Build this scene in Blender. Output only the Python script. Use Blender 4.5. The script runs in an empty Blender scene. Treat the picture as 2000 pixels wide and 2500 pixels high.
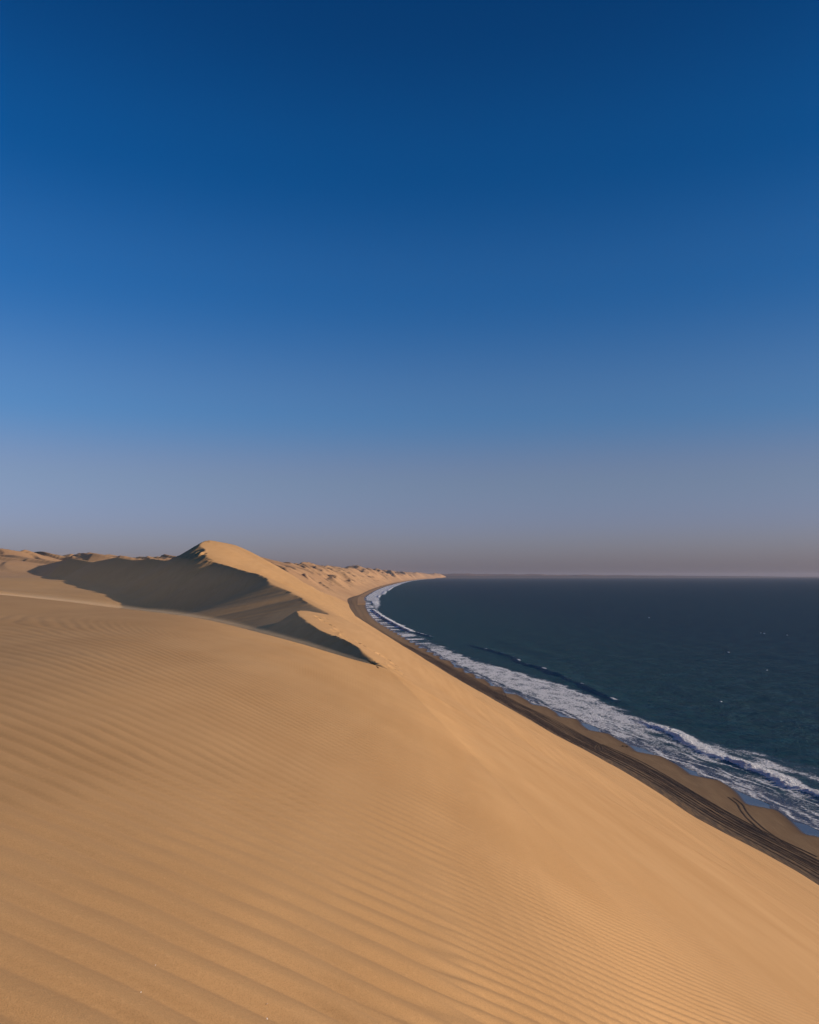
import bpy, math, random
import numpy as np

# ------------------------------------------------------------------ camera, sky, sun, exposure
scn = bpy.context.scene
H = 70.0                       # eye height above the sea
PITCH = math.atan(156 / 2000)
cam_d = bpy.data.cameras.new("camera")
cam_d.sensor_fit = 'HORIZONTAL'; cam_d.sensor_width = 36.0; cam_d.lens = 36.0
cam_d.clip_start = 0.05; cam_d.clip_end = 200000
cam = bpy.data.objects.new("camera", cam_d)
cam.location = (0, 0, H); cam.rotation_euler = (math.pi / 2 + PITCH, 0, 0)
scn.collection.objects.link(cam); scn.camera = cam

SUN_EL = math.radians(13.4)
SUN_AZ = math.radians(107.0)   # clockwise from +Y (the view direction): right and a little behind
world = bpy.data.worlds.new("World"); scn.world = world; world.use_nodes = True
wn = world.node_tree.nodes; wl = world.node_tree.links
wn.clear()
sky = wn.new("ShaderNodeTexSky"); sky.sky_type = 'NISHITA'; sky.sun_disc = False
sky.sun_elevation = SUN_EL; sky.sun_rotation = SUN_AZ
sky.altitude = 0; sky.air_density = 1.0; sky.dust_density = 1.0; sky.ozone_density = 3.0
# deep blue overhead, dusty grey-mauve low down: a tint by height above the horizon, the same all round
SKY_STRENGTH = 0.096
tcw = wn.new("ShaderNodeTexCoord"); sxyz = wn.new("ShaderNodeSeparateXYZ")
tint = wn.new("ShaderNodeValToRGB"); tint.color_ramp.interpolation = 'EASE'
TINT = [(0.0, (0.84, 0.78, 1.30)), (0.05, (0.86, 0.78, 1.22)), (0.12, (0.90, 0.82, 1.07)), (0.20, (0.56, 0.84, 1.20)), (0.34, (0.20, 0.70, 1.20)),
        (0.46, (0.05, 0.57, 1.09)), (0.60, (0.03, 0.43, 0.88))]
while len(tint.color_ramp.elements) < len(TINT): tint.color_ramp.elements.new(0.5)
for e_, (p_, c_) in zip(tint.color_ramp.elements, TINT):
    e_.position = p_; e_.color = tuple(q_ / 2 for q_ in c_) + (1,)
mulw = wn.new("ShaderNodeMix"); mulw.data_type = 'RGBA'; mulw.blend_type = 'MULTIPLY'; mulw.inputs[0].default_value = 1.0
bg = wn.new("ShaderNodeBackground"); bg.inputs[1].default_value = SKY_STRENGTH
dbl = wn.new("ShaderNodeVectorMath"); dbl.operation = 'SCALE'; dbl.inputs['Scale'].default_value = 2.0
wo = wn.new("ShaderNodeOutputWorld")
wl.new(tcw.outputs['Generated'], sxyz.inputs[0]); wl.new(sxyz.outputs['Z'], tint.inputs[0])
wl.new(sky.outputs[0], mulw.inputs[6]); wl.new(tint.outputs[0], mulw.inputs[7])
wl.new(mulw.outputs[2], dbl.inputs[0]); wl.new(dbl.outputs[0], bg.inputs[0]); wl.new(bg.outputs[0], wo.inputs[0])

sun_d = bpy.data.lights.new("sun", 'SUN'); sun_d.energy = 4.65; sun_d.angle = math.radians(0.6)
sun_d.color = (1.0, 0.83, 0.63)
sun = bpy.data.objects.new("sun", sun_d); scn.collection.objects.link(sun)
sun.rotation_euler = (math.pi / 2 - SUN_EL, 0, math.pi - SUN_AZ)
sun.location = (200, -60, 200)

scn.view_settings.view_transform = 'Standard'; scn.view_settings.look = 'None'
scn.view_settings.gamma = 1.0; scn.view_settings.exposure = 0.0
scn.view_settings.use_curve_mapping = False
scn.render.engine = 'CYCLES'
scn.cycles.use_denoising = True
scn.cycles.max_bounces = 5; scn.cycles.volume_bounces = 1
scn.cycles.sample_clamp_indirect = 4.0

# ------------------------------------------------------------------ small maths
rng = np.random.default_rng(7)
_perm = np.random.default_rng(3).permutation(256).astype(np.int64)
_perm = np.concatenate([_perm, _perm])
_ga = np.random.default_rng(5).random(256) * 2 * np.pi
_gx, _gy = np.cos(_ga), np.sin(_ga)

def noise(x, y, seed=0):
    x = np.asarray(x, float) + seed * 17.31; y = np.asarray(y, float) - seed * 9.77
    xi = np.floor(x).astype(np.int64); yi = np.floor(y).astype(np.int64)
    xf = x - xi; yf = y - yi
    xi &= 255; yi &= 255
    u = xf * xf * xf * (xf * (xf * 6 - 15) + 10); v = yf * yf * yf * (yf * (yf * 6 - 15) + 10)
    def g(ix, iy, dx, dy):
        h = _perm[_perm[ix & 255] + (iy & 255)]
        return _gx[h] * dx + _gy[h] * dy
    a = g(xi, yi, xf, yf); b = g(xi + 1, yi, xf - 1, yf)
    c = g(xi, yi + 1, xf, yf - 1); d = g(xi + 1, yi + 1, xf - 1, yf - 1)
    return 1.5 * ((a + u * (b - a)) * (1 - v) + (c + u * (d - c)) * v)

def fbm(x, y, seed=0, octaves=4, gain=0.5):
    s = 0; a = 1.0
    for o in range(octaves):
        s = s + a * noise(x * 2 ** o, y * 2 ** o, seed + o * 3); a *= gain
    return s

def sstep(a, b, x):
    t = np.clip((x - a) / (b - a), 0, 1); return t * t * (3 - 2 * t)

def smin(a, b, k):
    h = np.clip(0.5 + 0.5 * (b - a) / k, 0, 1)
    return b + (a - b) * h - k * h * (1 - h)

def smax(a, b, k): return -smin(-a, -b, k)

def pchip(xp, yp):
    xp = np.asarray(xp, float); yp = np.asarray(yp, float)
    h = np.diff(xp); d = np.diff(yp) / h; m = np.zeros_like(yp)
    for i in range(1, len(xp) - 1):
        if d[i - 1] * d[i] > 0:
            w1 = 2 * h[i] + h[i - 1]; w2 = h[i] + 2 * h[i - 1]
            m[i] = (w1 + w2) / (w1 / d[i - 1] + w2 / d[i])
    m[0] = d[0]; m[-1] = d[-1]
    def f(x):
        x = np.clip(np.asarray(x, float), xp[0], xp[-1])
        i = np.clip(np.searchsorted(xp, x) - 1, 0, len(xp) - 2)
        t = (x - xp[i]) / h[i]; t2 = t * t; t3 = t2 * t
        return ((2 * t3 - 3 * t2 + 1) * yp[i] + (t3 - 2 * t2 + t) * h[i] * m[i]
                + (-2 * t3 + 3 * t2) * yp[i + 1] + (t3 - t2) * h[i] * m[i + 1])
    return f

# survey of the photograph: bearing and dip of a point, with its distance, give its place
def survey(px, py, D):
    xr = (px - 1000) / 2000; yr = (1250 - py) / 2000
    d = np.array([xr, math.cos(PITCH) - yr * math.sin(PITCH), math.sin(PITCH) + yr * math.cos(PITCH)])
    return d * (D / d[1])          # relative to the eye

def survey_sea(px, py, z=0.0):
    d = survey(px, py, 1.0); return d[:2] * ((z - H) / d[2])

A = math.radians(7.3); CA, SA = math.cos(A), math.sin(A)
def uv(x, y): return x * CA + y * SA, -x * SA + y * CA        # across (seaward) and along the dune front

# ------------------------------------------------------------------ shoreline
_sh = [(132, 40), (122.5, 120), (116, 180), (112, 225), (109.5, 253), (104.8, 290), (97, 328), (89.5, 363), (80.5, 410), (69.5, 461),
       (58.5, 517), (36.6, 654), (-7, 957), (-62, 1400), (-113, 2140), (-150, 2880), (-165, 4400),
       (-70, 9400), (550, 20000), (2500, 30000)]
shore_x = pchip([q[1] for q in _sh], [q[0] for q in _sh])
beach_w = pchip([40, 190, 243, 346, 496, 634, 779, 1049, 1350, 1860, 2350, 3060, 5000, 9000, 30000],
                [24, 24, 29, 27, 21.5, 19.5, 23, 28, 28, 38, 48, 28, 30, 40, 60])

# ------------------------------------------------------------------ dunes: height above the sea
_cr = [(946, 1631, 36), (885, 1588, 50), (836, 1558, 60), (784, 1539, 71), (743, 1511, 86), (723, 1492, 96), (742, 1490, 105),
       (775, 1495, 118), (800, 1498, 132), (760, 1476, 160), (727, 1454, 190), (662, 1423, 240), (636, 1403, 270),
       (600, 1394, 297), (553, 1380, 322), (512, 1367, 348), (497, 1345, 372), (490, 1325, 396), (515, 1319, 425), (568, 1329, 490),
       (609, 1349, 560), (649, 1369, 650), (703, 1403, 900), (743, 1421, 1200), (784, 1438, 1500), (825, 1454, 1900)]
_cp = np.array([survey(*q) for q in _cr])
_cu, _cv = uv(_cp[:, 0], _cp[:, 1])
_vz = np.concatenate([[-80, -30, 0, 20], _cv]); _uz = np.concatenate([[-6, -6, -6, -5], _cu])
_zz = np.concatenate([[1.9, 2.2, 2.2, 1.5], _cp[:, 2]])
crest_u0 = pchip(_vz, _uz); crest_z = pchip(_vz, _zz)
crest_u = crest_u0
def ragged_u(v):
    rag = sstep(150, 200, v) * (1 - sstep(370, 400, v))
    rag2 = sstep(45, 60, v) * (1 - sstep(88, 95, v))
    return crest_u0(v) + rag * (1.5 * noise(v / 14.0, 3.3, 2) + 1.5 * np.abs(noise(v / 27.0, 1.7, 4)) - 0.5) + 3.0 * sstep(335, 350, v) * (1 - sstep(392, 402, v)) * noise(v / 9.0, 6.1, 8) + rag2 * 0.25 * noise(v / 2.4, 1.1, 6)
def foot_u(v):
    # inner edge of the beach measured across the front, near the front's own bearing
    y = v * CA + 100 * SA
    return (shore_x(y) - beach_w(y)) * CA + y * SA

_bk = [(-1200, 1446, 46), (-500, 1442, 37), (-200, 1444, 34), (0, 1450, 32), (150, 1464, 31), (270, 1479, 30.5), (460, 1502, 30.2), (640, 1543, 30.4),
       (790, 1585, 31.5), (870, 1610, 33), (946, 1632, 36)]
_bp = np.array([survey(*q) for q in _bk]); _bu, _bv = uv(_bp[:, 0], _bp[:, 1])
brink_v = pchip(_bu, _bv)

def front(u, v):
    """the long seaward face"""
    uc = crest_u(v); zc = crest_z(v); uf = foot_u(v)
    d = u - uc
    k = 0.55 * sstep(45, 110, v); w = 7 + 8 * sstep(150, 350, v)
    L = np.maximum(uf - uc, 10.0); drop = zc - (1.2 - H)
    eff = lambda q: q - k * w * (1 - np.exp(-np.maximum(q, 0) / w))
    m = drop / eff(L)
    tt = np.clip(d / L, 0, 1)
    z = zc - m * eff(d) - 11.0 * k / 0.55 * tt * (1 - tt) ** 1.3
    return np.where(d < 0, zc - (0.62 - 0.40 * sstep(36, 60, v)) * d, z), uc

_brz = pchip(_bu, _bp[:, 2])
def brow(u, v):
    """rounded top of the foreground dune, from under the viewer to its far lip"""
    vb = brink_v(np.minimum(u, _bu[-1]))
    at0 = smin(front(u, 0 * v)[0], -1.18 - 0.072 * u, 1.7)
    lip = np.where(u < _bu[-1], _brz(u), front(u, 0 * v + _bv[-1])[0])
    w = np.clip(v / vb, -1, 1); w = np.sign(w) * np.abs(w) ** 1.25
    w = np.where(w < 0, 0.35 * w, w)
    return at0 * (1 - w) + lip * w + 0.04 * noise(u / 5, v / 7, 11) * (1 - w * w), vb

_fl = [(0, 1441, 250), (60, 1452, 300), (0, 1414, 400), (150, 1448, 340), (-400, 1425, 330), (-400, 1404, 500), (250, 1446, 370)]
_fp = np.array([survey(*q) for q in _fl])
_fp = np.vstack([_fp, [[0, 60, -15], [-30, 60, -13], [-60, 60, -10], [-12, 90, -17], [-30, 90, -16], [-75, 150, -9.5], [-62, 105, -10], [-120, 140, -7],
                       [-45, 160, -19], [-60, 230, -19], [-90, 260, -15], [-110, 300, -11], [-125, 350, -8], [-20, 140, -18], [-30, 190, -20], [-180, 200, -5]]])
def _tps(r): return np.where(r > 0, r * r * np.log(np.maximum(r, 1e-9)), 0)
_n = len(_fp); _q = _fp[:, :2] / 100
_K = _tps(np.linalg.norm(_q[:, None] - _q[None], axis=2)) + 0.02 * np.eye(_n)
_Pm = np.hstack([np.ones((_n, 1)), _q]); _M = np.block([[_K, _Pm], [_Pm.T, np.zeros((3, 3))]])
_w = np.linalg.solve(_M, np.concatenate([_fp[:, 2], np.zeros(3)]))
def hollow(x, y):
    x = np.clip(x, -330, 60) / 100; y = np.clip(y, 30, 480) / 100
    s = _w[_n] + _w[_n + 1] * x + _w[_n + 2] * y
    for i in range(_n): s = s + _w[i] * _tps(np.hypot(x - _q[i, 0], y - _q[i, 1]))
    return np.clip(s, -20, 3)

def dune_train(x, y, L, hgt, bearing, seed, scale=1.0):
    """asymmetric dunes whose slip faces look along the bearing and stand at the angle of repose"""
    b = math.radians(bearing); cx, cy = math.sin(b), math.cos(b)
    a = x * cx + y * cy; t = -x * cy + y * cx
    wob = 0.80 * noise(a / (2.6 * L), t / (2.2 * L), seed) + 0.24 * noise(a / L, t / (0.9 * L), seed + 1)
    f = a / L + wob; f = f - np.floor(f)
    amp = np.clip(0.62 + 0.85 * noise(a / (1.9 * L), t / (1.4 * L), seed + 2), 0.0, 1.15) * scale * hgt
    lee = np.clip(amp / (0.60 * L), 0.02, 0.45)
    up = f / (1 - lee); up = 0.6 * up + 0.4 * up * up * (3 - 2 * np.minimum(up, 1.2))
    return amp * np.minimum(up, (1 - f) / lee)

def far_field(x, y):
    r = np.hypot(x, y); p = shore_x(y) - x          # inland distance
    b = beach_w(y)
    wall = 1.2 + np.maximum(p - b, 0) * (0.56 + 0.06 * noise(y / 160, 2.0, 21)) - H
    inl = sstep(100, 500, p)
    base = -5 + 0.037 * np.clip(r - 420, 0, 900) + 0.010 * np.clip(r - 1320, 0, 1800) + 5 * noise(x / 500, y / 500, 22)
    base = base - 20 * (1 - inl) * sstep(600, 1500, y)
    ramp = sstep(10, 170, p - b) * (0.35 + 0.65 * sstep(620, 1100, r))
    g = np.minimum(sstep(-4, 150, p - b), 1.0) * (0.55 + 0.45 * ramp)
    d = dune_train(x, y, 240, 30, -112, 31, g * sstep(1500, 3000, r))
    d = d + dune_train(x, y, 165, 13, -116, 35, g * (1 - 0.5 * sstep(2500, 5000, r)))
    d = d + dune_train(x, y, 88, 11, -124, 41, g * (1 - 0.6 * sstep(4000, 9000, r)))
    d = d + dune_train(x, y, 46, 3.5, -120, 43, g * (1 - sstep(1500, 2600, r)))
    d = d + dune_train(x, y, 700, 42, -105, 45, g * sstep(3000, 7000, r))
    wall = 1.2 + np.maximum(p - b, 0) * (0.58 - 0.20 * sstep(1700, 2600, y) + 0.05 * noise(y / 160, 2.0, 21)) - H
    core = smin(wall, base - 14 * sstep(700, 1500, r), 10.0)
    return core + d

_cs_v = np.concatenate([np.arange(36, 135, 0.5), np.arange(135, 640, 1.5)])
_cs = np.stack([ragged_u(_cs_v), _cs_v, front(ragged_u(_cs_v), _cs_v)[0]], 1)
_cs_m = 0.63 - 0.43 * sstep(104, 126, _cs_v) * (1 - sstep(190, 300, _cs_v))
def lee_of_crest(u, v):
    out = np.full(u.shape, -999.0)
    idx = np.nonzero((v > 20) & (v < 640) & (u < 14) & (u > -170))[0]
    for k in range(0, len(idx), 20000):
        j = idx[k:k + 20000]
        d2 = (u[j, None] - _cs[None, :, 0]) ** 2 + (v[j, None] - _cs[None, :, 1]) ** 2
        i = np.argmin(d2, 1); d = np.sqrt(d2[np.arange(len(j)), i])
        # slip face at the angle of repose, easing to a gentle apron where the great dune's ridge runs out
        ml = _cs_m
        out[j] = np.max(_cs[None, :, 2] - ml[None] * np.sqrt(d2), 1)
    return out

_d2 = np.array([survey(*q) for q in [(420, 1372, 405), (365, 1365, 432), (325, 1368, 455), (284, 1361, 480), (240, 1370, 505), (227, 1373, 520), (174, 1363, 560),
                                      (122, 1376, 600), (85, 1384, 640), (0, 1404, 720), (-120, 1408, 830)]])
_d2t = np.linspace(0, len(_d2) - 1, 160)
_d2 = np.stack([np.interp(_d2t, np.arange(len(_d2)), _d2[:, k]) for k in range(3)], 1)
def second_dune(x, y):
    out = np.full(x.shape, -999.0)
    idx = np.nonzero((x > -560) & (x < -60) & (y > 300) & (y < 1000))[0]
    nx, ny = 0.80, 0.60                      # windward side
    for k in range(0, len(idx), 20000):
        j = idx[k:k + 20000]
        dx = x[j, None] - _d2[None, :, 0]; dy = y[j, None] - _d2[None, :, 1]
        side = dx * nx + dy * ny; al = np.abs(-dx * ny + dy * nx)
        z = _d2[None, :, 2] + np.where(side < 0, 0.58 * side, -0.16 * side) - 0.30 * np.maximum(al - 4, 0)
        out[j] = z.max(1)
    return out

def height(x, y):
    """dune surface relative to the eye"""
    u, v = uv(x, y)
    S, uc = front(u, v)
    far = far_field(x, y); r = np.hypot(x, y)
    # beyond the great dune the front hands over to the far dunes
    mixf = sstep(1500, 2100, y)
    wall_line = 1.2 - H + np.maximum(shore_x(y) - x - beach_w(y), -30) * 0.58
    S = S * (1 - mixf) + (wall_line + 40 * sstep(1800, 2200, y)) * mixf
    tn, vb = brow(u, v); tv = v - vb
    tn = tn - 0.62 * np.maximum(tv, 0) - 0.05 * np.exp(-(tv / 0.7) ** 2) * (1 - sstep(1.0, 3.2, u))
    fb = sstep(520, 800, r)
    ho = hollow(x, y) + 0.25 * noise(x / 25, y / 25, 13)
    fl = ho * (1 - fb) + far * fb
    lee = lee_of_crest(u.ravel(), v.ravel()).reshape(u.shape)
    fl = smax(fl, second_dune(x.ravel(), y.ravel()).reshape(x.shape), 1.5)
    lee = lee + 0.10 * noise(v / 3.0, u / 35, 16) + 0.25 * noise(v / 14.0, u / 50, 17)
    low = smax(lee, fl, 3.0)
    ul = _bu[-1]
    low = np.where((v < vb + 60) & (u < ul), np.maximum(low, np.maximum(tn, -24)), low)
    sd = u - ragged_u(v)
    z = smin(S, low, 0.12 + 2.0 * sstep(420, 600, v))
    z = np.where((sd > 0) & (v < 640) & (v > 36), S - 0.03 * np.exp(-np.maximum(sd, 0) / 0.2) * (v < 420), z)
    face = sstep(6, 22, u - uc) * (1 - sstep(900, 1500, v)) * sstep(37, 75, v)
    z = z + face * (0.30 * noise(u / 11, v / 60, 14) + 0.10 * noise(u / 3.0, v / 22, 15))
    near = np.where(u < ul, v <= vb, v < _bv[-1])
    z = np.where(near, tn, z)
    return z

RC = (-0.01802, -0.07713, 0.01574, -0.00839, -0.01796)
def ripples(x, y):
    xc = np.clip(x, -8, 2); yc = np.clip(y, 1.5, 24)
    f = y + RC[0] * xc + RC[1] * xc ** 2 + RC[2] * xc * yc + RC[3] * xc ** 2 * yc + RC[4] * xc ** 3
    f = f + (RC[0] + 2 * RC[1] * xc + RC[2] * yc + 2 * RC[3] * xc * yc + 3 * RC[4] * xc ** 2) * (x - xc)
    wob = 0.10 * noise(x / 1.9, y / 1.9, 51) + 0.20 * noise(x / 5.5, y / 5.5, 52) + 0.028 * noise(x / 0.5, y / 0.8, 53)
    def wave(lam, sh):
        ph = 2 * np.pi * (f + wob) / lam + sh
        return np.sin(ph) + 0.34 * np.sin(2 * ph + 1.0) + 0.10 * np.sin(3 * ph + 2.0)
    wr = sstep(-0.35, 0.25, x - 0.10 * (y - 4) + 0.5 * noise(x / 1.3, y / 1.3, 57))
    s = wave(0.250, 0.0) * (1 - wr) + 0.66 * wave(0.150, 1.0) * wr
    u, v = uv(x, y); r = np.hypot(x, y)
    amp = 0.0057 * (1 + 1.25 * (1 - sstep(3, 9, r))) * (1 + 0.8 * sstep(-1.2, 1.2, u))
    amp = amp * np.clip(0.85 + 0.55 * noise(x / 2.6, y / 3.4, 54), 0.35, 1.25)
    amp = amp * (1 - 0.35 * sstep(2.5, 6.0, u)) * (1 - 0.75 * sstep(5.0, 14.0, u)) * (1 - sstep(38, 46, r)) * (1 - 0.95 * sstep(18, 25, r) * sstep(4, 8, -x))
    amp = amp * (1 - sstep(-0.3, 0.4, v - brink_v(u)) * (u < 3.6))
    return amp * s + 0.004 * noise(x / 0.7, y / 0.9, 56) * (1 - sstep(38, 46, r))

# footprints and broken sand along the crest of the small dune and at the lip (surveyed on the surface)
def hit(px, py, r0=20, r1=140):
    D = np.linspace(r0, r1, 3000); d = survey(px, py, 1.0)
    gap = d[2] * D - height(d[0] * D, d[1] * D)
    i = np.nonzero(gap < 0)[0]
    return None if len(i) == 0 else (d[0] * D[i[0]], D[i[0]])
_dents = []
for px, py, size in [(808, 1527, .5), (827, 1541, .5), (817, 1543, .5), (836, 1553, .5), (840, 1557, .5), (880, 1573, .55), (872, 1567, .4), (910, 1590, .5), (918, 1595, .4),
                     (927, 1599, .45), (938, 1605, .6), (947, 1611, .3), (956, 1620, .45), (963, 1623, .45), (958, 1629, .35), (961, 1634, .35),
                     (974, 1642, .3), (984, 1636, .3), (795, 1510, .5), (788, 1516, .5), (800, 1522, .4), (775, 1507, .4), (930, 1621, .35), (941, 1629, .4)]:
    h = hit(px, py)
    if h: _dents.append((h[0], h[1], size))
for px, py, size in [(483, 1327, 1.6), (475, 1336, 1.3), (489, 1345, 1.8), (497, 1350, 1.3), (503, 1321, 1.3)]:
    h = hit(px, py, 300, 470)
    if h: _dents.append((h[0], h[1], size))
def dents(x, y):
    z = np.zeros_like(x)
    for i, (cx, cy, s) in enumerate(_dents):
        m = (np.abs(x - cx) < 4 * s) & (np.abs(y - cy) < 9 * s)
        if not m.any(): continue
        dx = (x[m] - cx) / (0.80 * s); dy = (y[m] - cy) / (1.7 * s)
        q = np.sqrt(dx * dx + dy * dy) * (1 + 0.25 * noise(x[m] * 5, y[m] * 2, i))
        z[m] += s * (-0.70 * np.exp(-q ** 4) + 0.14 * np.exp(-((q - 1.45) / 0.35) ** 2))
    return z

# ------------------------------------------------------------------ mesh helpers
def make_mesh(name, co, quads, mat, normals=None, attrs=None):
    used = np.unique(quads); remap = np.full(len(co), -1, np.int64); remap[used] = np.arange(len(used))
    co = co[used]; quads = remap[quads]
    me = bpy.data.meshes.new(name)
    me.vertices.add(len(co)); me.vertices.foreach_set("co", co.astype(np.float32).ravel())
    nq, k = quads.shape
    me.loops.add(nq * k); me.loops.foreach_set("vertex_index", quads.astype(np.int32).ravel())
    me.polygons.add(nq)
    me.polygons.foreach_set("loop_start", (np.arange(nq) * k).astype(np.int32))
    me.update(calc_edges=True); me.validate()
    me.polygons.foreach_set("use_smooth", np.ones(len(me.polygons), bool))
    for an, av in (attrs or {}).items():
        a = me.attributes.new(an, 'FLOAT', 'POINT'); a.data.foreach_set("value", av[used].astype(np.float32))
    if normals is not None:
        me.normals_split_custom_set_from_vertices(normals[used].astype(np.float32))
    me.materials.append(mat)
    o = bpy.data.objects.new(name, me); scn.collection.objects.link(o)
    return o

def grid_quads(nr, nc):
    i = np.arange(nr - 1)[:, None] * nc + np.arange(nc - 1)[None]
    i = i.ravel(); return np.stack([i, i + 1, i + nc + 1, i + nc], 1)

def grid_normals(X, Y, Z):
    P = np.stack([X, Y, Z], 2)
    dr = np.gradient(P, axis=0); dc = np.gradient(P, axis=1)
    n = np.cross(dc, dr); n /= np.linalg.norm(n, axis=2, keepdims=True)
    n[n[..., 2] < 0] *= -1
    return n.reshape(-1, 3)

def tag(o, label, kind=None, cat=None, group=None):
    o['label'] = label
    if kind: o['kind'] = kind
    if cat: o['category'] = cat
    if group: o['group'] = group
    return o

# ------------------------------------------------------------------ materials
def new_mat(name):
    m = bpy.data.materials.new(name); m.use_nodes = True
    nt = m.node_tree; nt.nodes.clear()
    out = nt.nodes.new("ShaderNodeOutputMaterial")
    return m, nt, out
def nd(nt, typ, **kw):
    n = nt.nodes.new(typ)
    for k, v in kw.items():
        if k.startswith('i_'): n.inputs[k[2:].replace('_', ' ')].default_value = v
        else: setattr(n, k, v)
    return n
def math_n(nt, op, a, b=None, c=None, clamp=False):
    n = nt.nodes.new("ShaderNodeMath"); n.operation = op; n.use_clamp = clamp
    for i, q in enumerate((a, b, c)):
        if q is None: continue
        if isinstance(q, (int, float)): n.inputs[i].default_value = q
        else: nt.links.new(q, n.inputs[i])
    return n.outputs[0]
def mixc(nt, fac, a, b):
    n = nt.nodes.new("ShaderNodeMix"); n.data_type = 'RGBA'
    for s, q in ((n.inputs[0], fac), (n.inputs[6], a), (n.inputs[7], b)):
        if isinstance(q, (int, float)): s.default_value = q
        elif isinstance(q, tuple): s.default_value = (*q, 1)
        else: nt.links.new(q, s)
    return n.outputs[2]
def noise_n(nt, scale, detail=3, rough=0.5, vec=None, dim='3D'):
    n = nt.nodes.new("ShaderNodeTexNoise"); n.noise_dimensions = dim
    n.inputs['Scale'].default_value = scale; n.inputs['Detail'].default_value = detail; n.inputs['Roughness'].default_value = rough
    if vec is not None: nt.links.new(vec, n.inputs['Vector'])
    return n.outputs[0]
def coords(nt, sc=(1, 1, 1), rot=(0, 0, 0)):
    t = nt.nodes.new("ShaderNodeTexCoord"); m = nt.nodes.new("ShaderNodeMapping")
    m.inputs['Scale'].default_value = sc; m.inputs['Rotation'].default_value = rot
    nt.links.new(t.outputs['Object'], m.inputs['Vector']); return m.outputs[0]
def ramp(nt, fac, a, b):
    n = nt.nodes.new("ShaderNodeMapRange"); n.interpolation_type = 'SMOOTHSTEP'
    nt.links.new(fac, n.inputs[0])
    for i, q in ((1, a), (2, b)):
        if isinstance(q, (int, float)): n.inputs[i].default_value = q
        else: nt.links.new(q, n.inputs[i])
    return n.outputs[0]
def bump(nt, h, strength, dist, nrm=None):
    n = nt.nodes.new("ShaderNodeBump"); n.inputs['Strength'].default_value = strength; n.inputs['Distance'].default_value = dist
    nt.links.new(h, n.inputs['Height'])
    if nrm is not None: nt.links.new(nrm, n.inputs['Normal'])
    return n.outputs[0]
def attr(nt, name):
    n = nt.nodes.new("ShaderNodeAttribute"); n.attribute_name = name; return n.outputs['Fac']

def sand_material(name, light, dark, grain=False, broad=30.0):
    m, nt, out = new_mat(name)
    b = nd(nt, "ShaderNodeBsdfPrincipled", i_Roughness=0.95)
    b.inputs['Specular IOR Level'].default_value = 0.15
    v = coords(nt)
    n1 = noise_n(nt, 1.0 / broad, 4, 0.6, v)
    streak = noise_n(nt, 1.0, 3, 0.55, coords(nt, (0.9, 0.06, 0.3), (0, 0, A)))
    f = math_n(nt, 'ADD', math_n(nt, 'MULTIPLY', n1, 0.55), math_n(nt, 'MULTIPLY', streak, 0.45))
    col = mixc(nt, ramp(nt, f, 0.32, 0.68), light, dark)
    if grain:
        g = noise_n(nt, 170.0, 2, 0.6, v); g2 = noise_n(nt, 45.0, 2, 0.5, v)
        ln = nt.nodes.new("ShaderNodeVectorMath"); ln.operation = 'LENGTH'; cc = nt.nodes.new("ShaderNodeVectorMath"); cc.operation = 'SUBTRACT'
        nt.links.new(v, cc.inputs[0]); cc.inputs[1].default_value = (0, 0, H); nt.links.new(cc.outputs[0], ln.inputs[0])
        gf = math_n(nt, 'SUBTRACT', 1.0, ramp(nt, ln.outputs['Value'], 8.0, 30.0))
        col = mixc(nt, math_n(nt, 'MULTIPLY', math_n(nt, 'MULTIPLY', ramp(nt, g, 0.42, 0.70), 0.30), gf), col, tuple(c * 0.55 for c in dark))
        col = mixc(nt, math_n(nt, 'MULTIPLY', math_n(nt, 'MULTIPLY', ramp(nt, g2, 0.55, 0.75), 0.25), gf), col, tuple(min(1, c * 1.15) for c in light))
        hgt = math_n(nt, 'ADD', math_n(nt, 'MULTIPLY', g, 0.8), math_n(nt, 'MULTIPLY', g2, 0.5))
        nt.links.new(bump(nt, hgt, 0.55, 0.0032), b.inputs['Normal'])
    else:
        g = noise_n(nt, 1.4, 4, 0.6, coords(nt, (1, 0.35, 1), (0, 0, A)))
        nt.links.new(bump(nt, g, 0.25, 0.12), b.inputs['Normal'])
    nt.links.new(col, b.inputs['Base Color']); nt.links.new(b.outputs[0], out.inputs['Surface'])
    return m

SAND_L, SAND_D = (0.560, 0.330, 0.149), (0.490, 0.278, 0.118)
m_near = sand_material("near_sand", SAND_L, SAND_D, True, 4.0)
m_dune = sand_material("dune_sand", SAND_L, SAND_D, False, 45.0)
m_field = sand_material("far_dune_sand", (0.54, 0.325, 0.165), (0.44, 0.25, 0.13), False, 300.0)

# ------------------------------------------------------------------ foreground dune (fine polar sheet around the viewer)
rows = [0.7]
while rows[-1] < 53: rows.append(rows[-1] + min(0.0072 * max(rows[-1], 1.6), 0.05))
rad = np.array(rows)
th = np.radians(np.concatenate([np.arange(-180, -42, 6.0), np.linspace(-40, 40, 420), np.arange(42, 181, 6.0)]))
R, T = np.meshgrid(rad, th, indexing='ij')
X = R * np.sin(T); Y = R * np.cos(T)
Z = height(X, Y) + ripples(X, Y) + dents(X, Y)
NR = grid_normals(X, Y, Z); Z = Z - 0.05 * np.clip((R - 47.5) / 5.0, 0, 1)
quads = grid_quads(len(rad), len(th))
co = np.stack([X, Y, Z + H], 2).reshape(-1, 3)
keep = np.ones(len(quads), bool)
foreground = make_mesh("foreground_dune", co, quads[keep], m_near, NR)
tag(foreground, "wind-rippled tan sand of the dune top filling the foreground", 'structure')

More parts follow.
